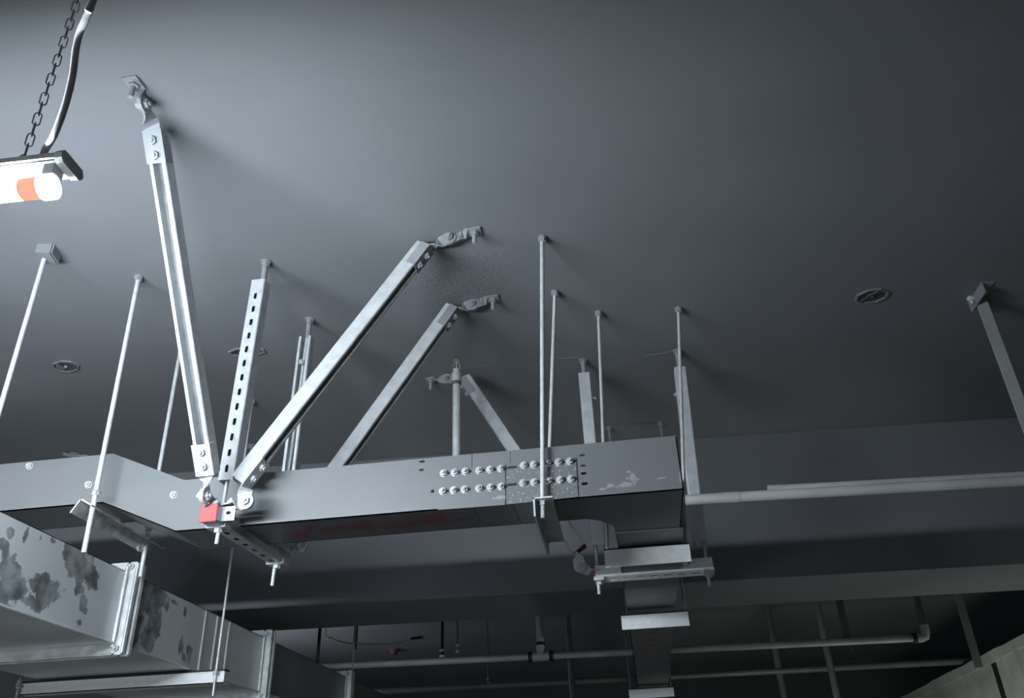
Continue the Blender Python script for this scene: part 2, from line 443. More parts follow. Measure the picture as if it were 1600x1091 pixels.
for nm, x0, x1, a0, a1, c0, c1, key in (
        ('raised', -4.2, XS0, ZL0, ZL1, ZL0, ZL1, None), ('slope', XS0, XS1, ZL0, ZL1, ZT0, ZT1, None),
        ('straight', XS1, XJ1 - G, ZT0, ZT1, ZT0, ZT1, 'a'), ('joint', XJ1 + G, XJ2 - G, ZT0, ZT1, ZT0, ZT1, None),
        ('elbow', XJ2 + G, XE, ZT0, ZT1, ZT0, ZT1, 'b')):
    o = obj('side_panel', side_panel(x0, x1, a0, a1, c0, c1, YF, 1), 'tray', tray)
    if key: cut[key] = o
    if nm == 'elbow':
        obj('side_panel', side_panel(x0, -0.090, a0, a1, c0, c1, YB, -1), 'tray', tray)
    else:
        obj('side_panel', side_panel(x0, x1, a0, a1, c0, c1, YB, -1), 'tray', tray)
        obj('bottom_panel', bottom_panel(x0, x1, a0, c0), 'tray_bottom', tray, label='dark underside with smeared red brush lettering' if nm == 'straight' else None)
# round-cornered elbow floor
bm = B()
out = [(XJ2 + G, YF), (XE, YF), (XE, 2.305), (-0.027, 2.305), (-0.027, 2.235), (-0.043, 2.200), (-0.065, 2.170), (-0.095, YB), (XJ2 + G, YB)]
lo_ = [bm.verts.new((x, y, ZT0)) for x, y in out]; hi_ = [bm.verts.new((x, y, ZT0 + TH)) for x, y in out]
bm.faces.new(lo_[::-1]); bm.faces.new(hi_)
for i in range(len(out)):
    j = (i + 1) % len(out); bm.faces.new((lo_[i], lo_[j], hi_[j], hi_[i]))
obj('bottom_panel', bm, 'branch_bottom', tray)
def wall_path(pts, z0, z1):
    bm = B()
    for (x0, y0), (x1, y1) in zip(pts, pts[1:]):
        d = V((x1 - x0, y1 - y0, 0)); n = V((-d.y, d.x, 0)).normalized() * TH
        obox(bm, (x0, y0, z0), d, n, (0, 0, z1 - z0))
    return bm
obj('side_panel', wall_path([(-0.095, YB), (-0.065, 2.170), (-0.043, 2.200), (-0.027, 2.235), (-0.027, 2.305)], ZT0, ZT1), 'tray', tray)
obj('side_panel', wall_path([(XE, YF), (XE, 2.305)], ZT0, ZT1), 'tray', tray)
# the branch running away beneath the beam
prof = [(2.306, 0.702), (2.93, 0.702), (3.36, 0.728), (7.5, 0.728)]
XB0, XB1 = -0.027, 0.155
for i, ((y0, z0), (y1, z1)) in enumerate(zip(prof, prof[1:])):
    z0 += CAMZ; z1 += CAMZ
    bm = B(); add_hexa(bm, [(XB0, y0, z0), (XB1, y0, z0), (XB1, y1, z1), (XB0, y1, z1), (XB0, y0, z0 + TH), (XB1, y0, z0 + TH), (XB1, y1, z1 + TH), (XB0, y1, z1 + TH)])
    obj('bottom_panel', bm, 'branch_bottom', tray)
    for xx in (XB0, XB1):
        bm = B(); add_hexa(bm, [(xx, y0, z0), (xx + TH, y0, z0), (xx + TH, y1, z1), (xx, y1, z1), (xx, y0, z0 + .14), (xx + TH, y0, z0 + .14), (xx + TH, y1, z1 + .14), (xx, y1, z1 + .14)])
        obj('side_panel', bm, 'tray', tray)
bm = B(); box(bm, (XB0 - .002, 2.285, ZT0 - .0035), (XB1 + .002, 2.33, ZT0 - .001)); obj('splice_plate', bm, 'branch_bottom', tray)
# holes and slots punched in the front panel
def punch(o, cuts):
    bm = B()
    for x, y, l, h in cuts:
        p = ony(x, y, YF)
        if abs(l - h) < 1e-4: cyl(bm, (p.x, YF - .02, p.z), (p.x, YF + .012, p.z), h / 2, 12)
        else:
            K = 12; A = []; C = []
            for k in range(K):
                a = 2 * math.pi * (k + .5) / K
                q = (p.x + h / 2 * math.cos(a) + (1 if math.cos(a) > 0 else -1) * (l - h) / 2, p.z + h / 2 * math.sin(a))
                A.append(bm.verts.new((q[0], YF - .02, q[1]))); C.append(bm.verts.new((q[0], YF + .012, q[1])))
            for k in range(K): j = (k + 1) % K; bm.faces.new((A[k], A[j], C[j], C[k]))
            bm.faces.new(A[::-1]); bm.faces.new(C)
    bmesh.ops.recalc_face_normals(bm, faces=bm.faces)
    me = bpy.data.meshes.new('cutter'); bm.to_mesh(me); bm.free()
    c = bpy.data.objects.new('cutter', me); col.objects.link(c)
    bpy.context.view_layer.update()
    c.matrix_world = Matrix.Identity(4)
    md = o.modifiers.new('cut', 'BOOLEAN'); md.object = c; md.operation = 'DIFFERENCE'; md.solver = 'EXACT'
    bpy.context.view_layer.update()
    dg = bpy.context.evaluated_depsgraph_get()
    nm = bpy.data.meshes.new_from_object(o.evaluated_get(dg))
    o.modifiers.clear(); o.data = nm
    bpy.data.objects.remove(c); bpy.data.meshes.remove(me)
punch(cut['a'], [(659.6, 721.7, .015, .006), (658.8, 734.8, .013, .006), (676, 768, .009, .009)])
punch(cut['b'], [(909.6, 711.7, .014, .006), (911, 727.8, .014, .006), (912, 740, .014, .007), (913.6, 756, .016, .008)])
# splice plates with their bolts
def plate(c4, mat, label=None, off=0.003):
    bm = B(); p = [ony(x, y, YF - off) for x, y in c4]; q = [v + Y_ * (off - .0002) for v in p]
    add_hexa(bm, q + p); return obj('splice_plate', bm, mat, tray, label=label)
plate(((684, 797), (789.5, 789), (789.5, 725.5), (684, 734)), 'tray', 'smooth painted splice plate with two rows of six bolts')
plate(((791, 788.5), (903.5, 776.5), (900, 715.5), (791, 726)), 'speckled', 'speckled splice plate right of the smooth one')
bm = B()
cyl(bm, (0, 0, 0), (0, -.0022, 0), .0105, 14); cyl(bm, (0, -.0022, 0), (0, -.0085, 0), .0088, 6)
cyl(bm, (0, -.0085, 0), (0, -.013, 0), .0048, 8); cyl(bm, (0, -.013, 0), (0, -.0145, 0), .0048, 8, .003)
b0p = ony(640 + 265 / 4.96, 680 + 298 / 4.96, YF - .003)
bolt0 = obj('bolt', bm, 'galv_bright', tray, origin=(0, 0, 0)); bolt0.location = b0p - ORIG[tray.name]
rows = [(350, 293), (433, 285), (540, 277), (625, 270), (708, 263), (887, 237), (962, 232), (1070, 220), (1155, 212), (1243, 205),
        (258, 437), (343, 430), (427, 424), (540, 415), (628, 408), (711, 402), (880, 373), (965, 368), (1080, 358), (1167, 350), (1252, 342)]
for x, y in rows: dup(bolt0, ony(640 + x / 4.96, 680 + y / 4.96, YF - .003), tray)
for x, y in ((47, 729), (139, 758), (272, 774)): dup(bolt0, ony(x, y, YF), tray)
slotm = []
for x, y in [(265, 298)] + rows + [(795, 250), (795, 383)]:       # thin near-black patch painting the shade of the elongated hole beside each bolt
    d = 14 if (x, y) not in ((795, 250), (795, 383)) else 0
    p = ony(640 + (x + d) / 4.96, 680 + (y - d * .08) / 4.96, YF - .0032); bm = B()
    sl = .012 if d else .013
    K = 10; A = []
    for k in range(K):
        a = 2 * math.pi * (k + .5) / K
        A.append((p.x + .0036 * math.cos(a) + (1 if math.cos(a) > 0 else -1) * (sl - .004), p.z + .0036 * math.sin(a)))
    f0 = [bm.verts.new((a, p.y, z)) for a, z in A]; f1 = [bm.verts.new((a, p.y - .0004, z)) for a, z in A]
    for k in range(K): j = (k + 1) % K; bm.faces.new((f0[k], f0[j], f1[j], f1[k]))
    bm.faces.new(f0[::-1]); bm.faces.new(f1)
    obj('slot', bm, 'slot', tray)

# ------------------------------------------------------------------ channel hangers (rod inside a lipped channel)
def ceiling_clip(bm, p, r=0.016):
    cyl(bm, p, p - Z_ * .006, r, 12); nut(bm, p - Z_ * .006, -Z_, .012, .010)
def channel_hanger(label, top, chan_top, chan_bot, rod_bot, open_dir, slots=None, bolt_side=None, matname='galv', group=None):
    t = thing('channel_hanger', label, 'hanger', (top.x, top.y, top.z), group)
    obj('channel', strut(chan_bot, chan_top, open_dir, slots=slots), matname, t)
    n = V(open_dir).normalized()
    bm = B(); cyl(bm, V(rod_bot), V(top), .0052, 10); obj('rod', bm, 'rod', t, smooth=True)
    bm = B(); cyl(bm, V(top), V(top) - Z_ * .075, .0088, 10); obj('coupling', bm, 'painted', t, smooth=True)
    bm = B(); ceiling_clip(bm, V(top)); obj('ceiling_anchor', bm, 'painted', t)
    if bolt_side is not None:
        s = V(bolt_side); bm = B()
        cen = V(chan_top) - Z_ * .10 + n * .02
        nut(bm, cen + s * .021, s, .009, .008); cyl(bm, cen + s * .029, cen + s * .034, .005, 8)
        obj('bolt', bm, 'galv_bright', t)
    return t
YV1, YV2 = 1.907, 2.262
vt = onz(411, 403, HC); xv = vt.x
def vpt(px, py, y): return ony(px, py, y)
# front left: slotted back towards the camera
ct = ony(406, 440, YV1); cb = ony(357, 752, YV1)
channel_hanger('slotted steel channel hanger standing behind the two near braces, slots facing out', V((ct.x, YV1 + .02, CEIL)), V((ct.x, YV1 - .012, ct.z)), V((cb.x - .004, YV1 - .012, cb.z)),
               V((-1.005, YV1 + .012, CAMZ + .640)), Y_, slots=(.03, .044, .021, .0095))
# rear left: open side towards the camera
ct = ony(480, 530, YV2); cb = ony(452, 760, YV2)
channel_hanger('open channel hanger with a dark groove, rising behind the tray under the big diagonal brace', V((ct.x + .002, YV2, CEIL)), V((ct.x, YV2 + .02, ct.z)), V((cb.x, YV2 + .02, cb.z)),
               V((-1.0, YV2, CAMZ + .62)), -Y_, bolt_side=(0, -1, 0))
YR = 2.735
ct = ony(913, 586, YR); cb = ony(937, 853, YR)
channel_hanger('short plain channel hanger left of the thin rod, behind the bolted plates', V((ct.x, YR, CEIL)), V((ct.x, YR - .02, ct.z)), V((cb.x, YR - .02, cb.z)),
               V((ony(937, 937, YR).x, YR, CAMZ + .645)), Y_, bolt_side=(1, 0, 0))
ct = ony(1062, 577, YR); cb = ony(1093, 848, YR)
channel_hanger('tall plain channel hanger right of the end of the tray', V((ct.x, YR, CEIL)), V((ct.x, YR - .02, ct.z)), V((cb.x, YR - .02, cb.z)),
               V((ony(1109, 916, YR).x, YR, CAMZ + .645)), Y_, bolt_side=(-1, 0, 0))

# ------------------------------------------------------------------ trapeze channels
def saddle(bm, c, ax, w=0.05, l=0.032, t=.003, lip=.009):
    """square saddle washer under the channel: ax runs along the channel"""
    ax = V(ax).normalized(); s = ax.cross(Z_)
    o = V(c) - ax * l / 2 - s * w / 2 - Z_ * t
    obox(bm, o, ax * l, s * w, Z_ * t)
    obox(bm, o - s * t, ax * l, s * t, Z_ * (lip + t)); obox(bm, o + s * w, ax * l, s * t, Z_ * (lip + t))
def trapeze(label, pa, pb, roll, nuts, caps, slots, end_name):
    """channel with its slotted back underneath, pa/pb middle of the back"""
    pa, pb = V(pa), V(pb); d = (pb - pa).normalized()
    t = thing('trapeze_channel', label, 'support channel', (pa + pb) / 2)
    up = (Matrix.Rotation(roll, 3, d) @ Z_)
    obj('channel', strut(pa, pb, up, slots=slots, w=.042, h=.042), 'white_zinc' if roll else 'galv_bright', t)
    s = d.cross(up).normalized()
    for q, sg in caps:
        bm = B(); p = pa if q == 0 else pb; dd = -d if q == 0 else d
        obox(bm, p - s * .0225 - up * .0015, s * .045, up * .045, dd * .006)
        bmesh.ops.bevel(bm, geom=list(bm.edges), offset=.0015, segments=1, affect='EDGES')
        obj('end_cap', bm, 'red', t, label='red rubber end cap')
    for q in nuts:
        q = V(q)
        bm = B(); saddle(bm, q, d, .046); obj('saddle_washer', bm, 'galv_bright', t)
        bm = B(); nut(bm, q - Z_ * .003, -Z_, .0105, .010); obj('nut', bm, 'galv_bright', t)
    return t
zt = CAMZ + .681
trapeze('red-capped slotted channel running under the tray at the foot of the left braces', (-1.008, 1.868, zt), (-0.990, 2.300, zt), 0.0,
        [(-1.006, YV1 + .012, zt), (-0.992, YV2, zt)], [(0, 1)], (.045, .052, .024, .014), None)
bm = B(); box(bm, (-1.022, YV1 - .012, zt + .043), (-.985, YV1 + .036, zt + .0465)); obj('top_washer', bm, 'galv_bright', bpy.data.objects['trapeze_channel'])
pl = ony(931, 909, YR - .02); pr = ony(1117, 900, YR - .02)
zr = CAMZ + .690
trapeze('slotted channel carrying the tray branch under the two right hanger channels', (pl.x, YR, zr), (pr.x, YR, zr), -0.28,
        [(ony(937, 915, YR).x, YR, zr - .003), (ony(1109, 903, YR).x, YR, zr - .003)], [(0, 1)], (.055, .044, .026, .009), None)

# ------------------------------------------------------------------ sway braces
def brace(label, p0, p1, anchor, low, open_dir, side, mat_low, top_w=0.038, cap=None, group=None, topmat='painted', pivs=(None, None)):
    """channel p0 (low) - p1 (high); hinge plates lead on to the ceiling anchor and to the low fixing point"""
    p0, p1, anchor, low = V(p0), V(p1), V(anchor), V(low)
    t = thing('sway_brace', label, 'brace', anchor, group)
    d = (p1 - p0).normalized(); n = V(open_dir); n = (n - d * n.dot(d)).normalized(); s = d.cross(n)
    obj('channel', strut(p0 - n * .021, p1 - n * .021, n), mat_low, t)
    side = V(side).normalized()
    def hinge(pe, dd, tgt, m, upper, piv_=None):
        # clip wrapped over the open side of the channel end
        bm = B(); a = pe - dd * .075
        obox(bm, a + n * .0215 - s * .0235, dd * .078, s * .047, n * .003)
        obox(bm, a + n * .0215 - s * .0235, dd * .078, s * .0025, -n * .026)
        obox(bm, a + n * .0215 + s * .021, dd * .078, s * .0025, -n * .026)
        cl = obj('clip', bm, m, t)
        for k in (.018, .053):
            bm = B(); q = a + dd * k + n * .0245
            nut(bm, q, n, .0105, .007); cyl(bm, q + n * .007, q + n * .011, .005, 8)
            obj('bolt', bm, m if upper else 'galv_bright', cl)
        # twisted plate from the clip to the pivot, then a second one from the pivot to the fixing
        q0 = pe + n * .014 - dd * .012
        piv = q0.lerp(tgt, .5) if piv_ is None else V(piv_)
        t1 = (piv - q0).normalized(); t2 = (tgt - piv).normalized()
        pts = []; wd = []; nr = []
        K = 9; mid = q0.lerp(piv, .5) + dd * .010
        for k in range(K + 1):
            f = k / K
            p = q0 * ((1 - f) ** 2) + mid * (2 * f * (1 - f)) + piv * (f * f)
            a_ = min(1, max(0, (f - .15) / .55)); a_ = a_ * a_ * (3 - 2 * a_)
            w2 = side.cross(t1).normalized()
            if w2.dot(s) < 0: w2 = -w2
            wv = (s * (1 - a_) + w2 * a_)
            pts.append(p); wd.append(wv); nr.append(t1.cross(wv))
        bm = B(); ribbon(bm, pts, wd, nr, top_w, .0045); cyl(bm, piv - side * .0025, piv + side * .0025, top_w * .54, 16)
        obj('hinge_plate', bm, m, t)
        p2 = piv - side * .0055
        bm = B(); nut(bm, p2 - side * .003, -side, .012, .008); cyl(bm, p2 - side * .016, piv + side * .016, .0055, 10); nut(bm, piv + side * .003, side, .012, .008)
        obj('pivot_bolt', bm, m if upper else 'galv_bright', t)
        h = (t2 - Z_ * t2.dot(Z_))
        h = h.normalized() if h.length > .15 else -(t1 - Z_ * t1.dot(Z_)).normalized()
        zz = -.004 if upper else .004
        wv0 = side.cross(t2).normalized()
        cor = tgt - h * .016; tip = tgt + h * .020
        hw = side if abs(side.dot(h)) < .6 else Z_.cross(h)
        if hw.dot(wv0) < 0: wv0 = -wv0
        seq = [(p2, wv0, t2.cross(wv0)), (p2.lerp(cor, .45), wv0, t2.cross(wv0)), (p2.lerp(cor, .75), (wv0 + hw), t2.cross(wv0 + hw)),
               (cor + Z_ * zz * 1.6, hw, Z_), (tgt + Z_ * zz, hw, Z_), (tip + Z_ * zz, hw, Z_)]
        sg_ = [q for _, _, q in seq]
        for k in range(1, len(sg_)):
            if sg_[k].dot(sg_[k - 1]) < 0: sg_[k] = -sg_[k]
        seq = [(a_, b2, c2) for (a_, b2, _), c2 in zip(seq, sg_)]
        bm = B(); ribbon(bm, [q for q, _, _ in seq], [q for _, q, _ in seq], [q for _, _, q in seq], top_w * .92, .0045)
        cyl(bm, p2 - side * .0025, p2 + side * .0025, top_w * .52, 16)
        obj('hinge_plate', bm, m, t)
        if upper:
            bm = B(); cyl(bm, tgt, tgt - Z_ * .048, .0065, 10); obj('anchor_stud', bm, m, t)
            bm = B(); nut(bm, tgt - Z_ * .006, -Z_, .012, .010); cyl(bm, tgt - Z_ * .0065, tgt - Z_ * .0085, .016, 12); obj('nut', bm, m, t)
        else:
            bm = B(); nut(bm, tgt + Z_ * .006, Z_, .011, .009); cyl(bm, tgt - Z_ * .01, tgt + Z_ * .022, .005, 8); obj('fixing_bolt', bm, 'galv_bright', t)
    hinge(p1, d, anchor, topmat, True, pivs[1])
    hinge(p0, -d, low, 'galv_bright' if mat_low == 'galv_bright' else 'galv', False, pivs[0])
    if cap:
        bm = B(); obox(bm, p0 - n * .0225 - s * .0225, s * .045, n * .045, -d * .004); obj('end_cap', bm, 'shadedred', t, label='red rubber end cap, shaded by its colour')
    return t
# 1: the left brace, leaning towards the camera
brace('tall left brace from the ceiling beside the lamp to the red cap, groove showing', onx(327, 738, -1.0), onx(245, 207, -1.0), onz(210, 128, HC), (-1.008, 1.890, zt + .046),
      (0, -.8, -.6), X_, 'galv_bright', pivs=(onx(321, 775, -1.012), onx(226, 163, -.99)))
# 2: the long brace in the front plane of the tray
brace('long bright brace rising to the right from the red cap across the picture middle', ony(376, 752, YV1), ony(663, 386, YV1), onz(741, 360, HC), (-0.972, 1.900, zt + .046),
      (.75, 0, -.66), -Y_, 'galv_bright', pivs=(ony(384, 784, YV1 - .02), ony(702, 372, YV1 - .01)))
bt = bpy.data.objects['sway_brace.001']
bm = B(); o_ = V((-.986, 1.888, zt + .006))
plate_holes(bm, o_, X_, Z_, Y_, .034, .040, .003, [(.017, .012, .009)])
obox(bm, o_ + V((0, 0, .037)), (.034, 0, 0), (0, .03, 0), (0, 0, .003))
obj('fixing_plate', bm, 'galv_bright', bt)
# 3: its twin behind the tray
p0 = ony(530, 728, YV2 - .008); p1 = ony(707, 482, YV2 - .008); dd = (p1 - p0).normalized()
brace('dimmer brace behind the tray, parallel to the long bright brace', p0 - dd * .175, p1, onz(770, 465, HC), (-0.955, 2.262, zt + .046),
      (.75, 0, -.66), -Y_, 'galv', pivs=(ony(470, 853, YV2), ony(738, 476, YV2 - .01)))
# 4: the right brace, leaning the other way
p0 = ony(906, 858, 2.735); p1 = ony(728, 592, 2.735)
brace('brace leaning down to the right behind the sprinkler pipe, passing behind the tray', p0, p1, onz(673, 592, HC), (ony(932, 897, 2.735).x, 2.735, zr + .025),
      (-.75, 0, -.66), -Y_, 'galv', cap=True, pivs=(ony(906, 885, 2.72), ony(697, 592, 2.73)))

# ------------------------------------------------------------------ threaded rods and angle bars
def rod(label, a, b, r=.0055, mat='rod', ends=(), group=None, name='hanger_rod'):
    a, b = V(a), V(b)
    t = thing(name, label, 'rod', a, group)
    bm = B(); cyl(bm, a, b, r, 10); obj('rod', bm, mat, t, smooth=True)
    bm = B(); ceiling_clip(bm, a, .013); obj('ceiling_anchor', bm, 'painted', t)
    d = (b - a).normalized()
    for f in ends:
        bm = B(); p = a.lerp(b, f); nut(bm, p, d, .0105, .010); cyl(bm, p - d * .0015, p, .0135, 12); obj('nut', bm, 'galv_bright', t)
    return t
# bracket in front of the bolted plates
ra = onz(847, 371, HC); rb = ony(848, 810, 1.962)
rod('thin rod hanging in front of the bolted splice plates, nearest of the centre rods', ra, rb, .0062, ends=((CEIL - CAMZ - .694) / (CEIL - rb.z),))
ra2 = onz(867, 456, HC); rb2 = ony(854, 845, 2.262)
rod('thin rod just right of the nearest centre rod, passing behind the tray', ra2, rb2, .0058, ends=((CEIL - CAMZ - .694) / (CEIL - rb2.z),))
ra3 = onz(935, 488, HC); rb3 = ony(949, 862, 2.42)
rod('thin rod between the two right channel hangers, nearer the left one', ra3, rb3, .0055)
ra4 = onz(1060, 482, HC); rb4 = ony(1072, 884, 2.445)
rod('thin rod crossing in front of the tall right channel hanger', ra4, rb4, .0055, ends=(.985,))
# left rods
p = onz(73, 392, HC); q = ony(-18, 700, p.y)
t = rod('painted rod at the far left edge, hanging from a ceiling clip', p, q, .0065)
bm = B(); obox(bm, p + V((-.005, -.035, -.03)), (.045, .012, 0), (-.012, .05, 0), (0, 0, .03)); obox(bm, p + V((.03, -.03, -.034)), (.006, .002, 0), (-.012, .05, 0), (0, 0, .034)); obj('clip', bm, 'ceiling', t)
p = onz(217, 432, HC); q = ony(131, 864, 1.925)
rod('bright rod left of the big left brace, ending over the duct', p, q, .0068, ends=(.81,))
p = onz(284, 536, HC); q = ony(219, 902, 2.33)
rod('bright rod behind the left brace, ending beside the duct flange', p, q, .0066, ends=(.81,))

def angle(name, label, o, along, leg_a, leg_b, t=.004, mat='galv', parent=None):
    """L bar: corner line from o along vector, legs as vectors"""
    o, along, a, b_ = V(o), V(along), V(leg_a), V(leg_b)
    bm = B()
    obox(bm, o, along, a, b_.normalized() * t); obox(bm, o, along, a.normalized() * t, b_)
    return obj(name, bm, mat, parent, label=label, cat='angle bar' if parent is None else None)
# under the middle of the tray: horizontal leg on top, upright leg at its left
c0 = V((-.214, 1.938, CAMZ + .699)); 
br = thing('angle_bracket', 'short angle bar under the splice plates, hung on the two centre rods', 'angle bar', c0)
angle('angle', None, c0, (-.006, .365, 0), (.047, 0, 0), (0, 0, -.048), mat='galv', parent=br)
bm = B(); nut(bm, (-.21, 2.12, CAMZ + .668), -X_, .008, .008); obj('bolt', bm, 'galv_bright', br)
# under the sloping part: rolled with the slope
sl = V((XS1 - XS0, 0, ZT0 - ZL0)).normalized(); sn = V((-sl.z, 0, sl.x))
c0 = ony(131, 783, 1.905); c1 = ony(240, 838, 2.365)
al = V((-.055, .46, .0))
lb = thing('angle_bracket', 'mottled angle bar tilted under the sloping left part of the tray', 'angle bar', c0)
st = V((-1.392, 1.905, CAMZ + .7885))
up_leg = V((-.022, 0, -.037))
angle('angle', None, st, (-.052, .462, .022), V((.036, 0, -.021)), up_leg, mat='mottled', parent=lb)
bm = B(); nut(bm, st + V((-.052, .38, -.02)), X_, .009, .006); obj('bolt', bm, 'galv_bright', lb)
# under the branch
def branch_bar(label, px0, py0, px1, py1, y, h, mat, leg=.045):
    a = ony(px0, py0, y); b_ = ony(px1, py1, y); z = (a.z + b_.z) / 2
    t = thing('angle_bracket', label, 'angle bar', (a.x, y, z))
    angle('angle', None, (a.x, y, z), (b_.x - a.x, 0, 0), (0, leg, 0), (0, 0, -h), mat=mat, parent=t)
    return t, a, b_
branch_bar('dull flat angle bar across the branch just above the right slotted channel', 943, 854, 1077, 852, 2.405, .054, 'white_zinc')
YB1, YB2 = 3.34, 5.40
t, a, b_ = branch_bar('bright white-lit angle bar across the branch below the right slotted channel', 970, 960, 1074.5, 955, YB1, .056, 'white_zinc')
for x, lab in ((973.5, 'left'), (1063, 'right')):
    p = onz(958 if lab == 'left' else 1050, 674 if lab == 'left' else 662, HC)
    q = ony(980 if lab == 'left' else 1071, 957, YB1 + .02)
    rod('dark thin rod at the %s end of the bright bar below the right slotted channel' % lab, (q.x, YB1 + .02, CEIL), (q.x, YB1 + .02, q.z - .02), .0048, 'painted')
t, a, b_ = branch_bar('small bright angle bar across the branch at the bottom edge of the picture', 982, 1076, 1052, 1074, YB2, .054, 'white_zinc')
for q, lab in ((a, 'left'), (b_, 'right')):
    xx = q.x + (.012 if lab == 'left' else -.012)
    rod('faint rod reaching down to the %s end of the small bottom bar' % lab, (xx, YB2 + .02, CEIL), (xx, YB2 + .02, q.z - .02), .0048, 'painted')

# ------------------------------------------------------------------ air duct at left
DX, DXL, DZ0, DZ1 = -1.5, -2.06, CAMZ + .508, CAMZ + .717
def duct(label, y0, y1, side_mat, ribs=(), hoop=()):
    t = thing('duct_section', label, 'duct', ((DX + DXL) / 2, (y0 + y1) / 2, DZ0))
    bm = B(); box(bm, (DX - .002, y0, DZ0), (DX, y1, DZ1)); obj('side_sheet', bm, side_mat, t)
    bm = B(); box(bm, (DXL, y0, DZ0), (DXL + .002, y1, DZ1)); obj('side_sheet', bm, 'duct_far', t)
    bm = B(); box(bm, (DXL, y0, DZ0), (DX, y1, DZ0 + .002))
    obj('bottom_sheet', bm, 'duct_bottom', t)
    bm = B(); box(bm, (DXL, y0, DZ1 - .002), (DX, y1, DZ1)); obj('top_sheet', bm, 'duct_far', t)
    bm = B(); box(bm, (DX - .001, y0, DZ0 - .004), (DX + .010, y1, DZ0 + .004)); bmesh.ops.bevel(bm, geom=list(bm.edges), offset=.002, segments=1, affect='EDGES')
    obj('corner_seam', bm, 'duct_bottom', t)
    for y in ribs:
        bm = B(); tube(bm, [(DX, y, DZ0 + .004), (DX, y, DZ1 - .004)], .004, 6); obj('side_rib', bm, side_mat, t)
        bm = B(); tube(bm, [(DXL + .01, y, DZ0), (DX - .01, y, DZ0)], .003, 6); obj('bottom_rib', bm, 'duct_bottom', t)
    return t
def flange(t, y, w=.022, h=.030):
    for k, yy in enumerate((y - .030, y + .002)):
        for nm, lo, hi in (('flange_bar', (DX, yy, DZ0 - h), (DX + h, yy + w, DZ1 + h)), ('flange_bar', (DXL - h, yy, DZ0 - h), (DXL, yy + w, DZ1 + h)),
                           ('flange_bar', (DXL, yy, DZ0 - h), (DX, yy + w, DZ0)), ('flange_bar', (DXL, yy, DZ1), (DX, yy + w, DZ1 + h))):
            bm = B(); box(bm, lo, hi); bmesh.ops.bevel(bm, geom=list(bm.edges), offset=.0045, segments=2, affect='EDGES')
            obj(nm, bm, 'flange', t, smooth=True)
    for x in (DX + h * .45,):
        for z in (DZ0 - h * .45, DZ1 + h * .45):
            bm = B(); nut(bm, (x, y - .031, z), -Y_, .0095, .008); cyl(bm, (x, y - .038, z), (x, y - .046, z), .005, 8); obj('corner_bolt', bm, 'galv_bright', t)
    bm = B(); tube(bm, [(DX + .004, y - .038, DZ0 - .01), (DX + .004, y - .038, DZ1 + .012)], .006, 8); obj('sealant_bead', bm, 'galv_bright', t, smooth=True)
d1 = duct('nearest length of sheet metal duct at lower left, blotched with dark torn patches', .9, 2.36, 'duct', ribs=(1.3,))
flange(d1, 2.37)
d2 = duct('second length of sheet metal duct, between the two bright flanges', 2.40, 3.39, 'duct', ribs=(2.86, 2.95, 3.05))
flange(d2, 3.40)
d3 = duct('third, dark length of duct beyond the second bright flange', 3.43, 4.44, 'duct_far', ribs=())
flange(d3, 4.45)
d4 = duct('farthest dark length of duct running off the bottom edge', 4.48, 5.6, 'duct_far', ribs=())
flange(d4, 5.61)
# channel bar carrying the duct, thin rods at its ends
a = V((-2.105, 2.80, CAMZ + .490)); b_ = V((-1.372, 2.80, CAMZ + .490))
sb = thing('duct_support_bar', 'pale lipped bar crossing under the duct at the lower left', 'support bar', a)
bm = B(); za = CAMZ + .492
box(bm, (a.x, 2.80, za - .034), (b_.x, 2.804, za)); box(bm, (a.x - .02, 2.795, za), (b_.x, 2.84, za + .003)); box(bm, (a.x, 2.80, za - .034), (b_.x, 2.84, za - .031))
obj('channel', bm, 'white_zinc', sb)
bm = B(); box(bm, (a.x, 2.80, za + .003), (b_.x, 2.835, za + .010)); obj('rubber_strip', bm, 'black', sb)
rt = V((b_.x + .004 - .03, 2.79, 0))
rod('long thin rod at the right end of the bar under the duct', (rt.x + .0, 2.79, CEIL), (rt.x, 2.79, za - .075), .0042, ends=(.93,))
bm = B(); cyl(bm, (a.x - .003, 2.79, za + .02), (a.x - .003, 2.79, za - .065), .0042, 10); nut(bm, (a.x - .003, 2.79, za - .014), Z_, .009, .008); nut(bm, (a.x - .003, 2.79, za + .004), Z_, .009, .008)
obj('bolt', bm, 'galv', sb)
rt2 = ony(549, 1080, 4.42)
rod('thin rod just right of the farthest bright duct flange', (rt2.x, 4.42, CEIL), (rt2.x, 4.42, rt2.z - .05), .0045, 'painted')

# ------------------------------------------------------------------ lamp, chain, cable
ze = .712
e0 = onz(84, 291, ze)                       # right end of the tube
ldir = (onz(-500, 358, ze) - e0); ldir.z = 0; ldir.normalize()
lside = V((-ldir.y, ldir.x, 0)); lside = lside if lside.y < 0 else -lside   # towards the camera
L = 1.22
lamp_t = thing('tube_lamp', 'glowing tube lamp with a white batten at the upper left edge', 'lamp', e0 + Z_ * .04)
hb = e0 + Z_ * .030 - lside * .004
bm = B()
obox(bm, hb - lside * .020 - ldir * .005, ldir * L, lside * .040, Z_ * .014)
bmesh.ops.bevel(bm, geom=list(bm.edges), offset=.003, segments=2, affect='EDGES')
obj('housing', bm, 'white', lamp_t)
bm = B()
pr_ = [(-.022, 0), (-.024, .006), (-.019, .014), (.019, .014), (.024, .006), (.022, 0), (.017, -.004), (-.017, -.004)]
A = [bm.verts.new(hb - ldir * .004 + lside * x + Z_ * z) for x, z in pr_]; C = [bm.verts.new(hb - ldir * .014 + lside * x + Z_ * z) for x, z in pr_]
for i in range(len(pr_)): j = (i + 1) % len(pr_); bm.faces.new((A[i], A[j], C[j], C[i]))
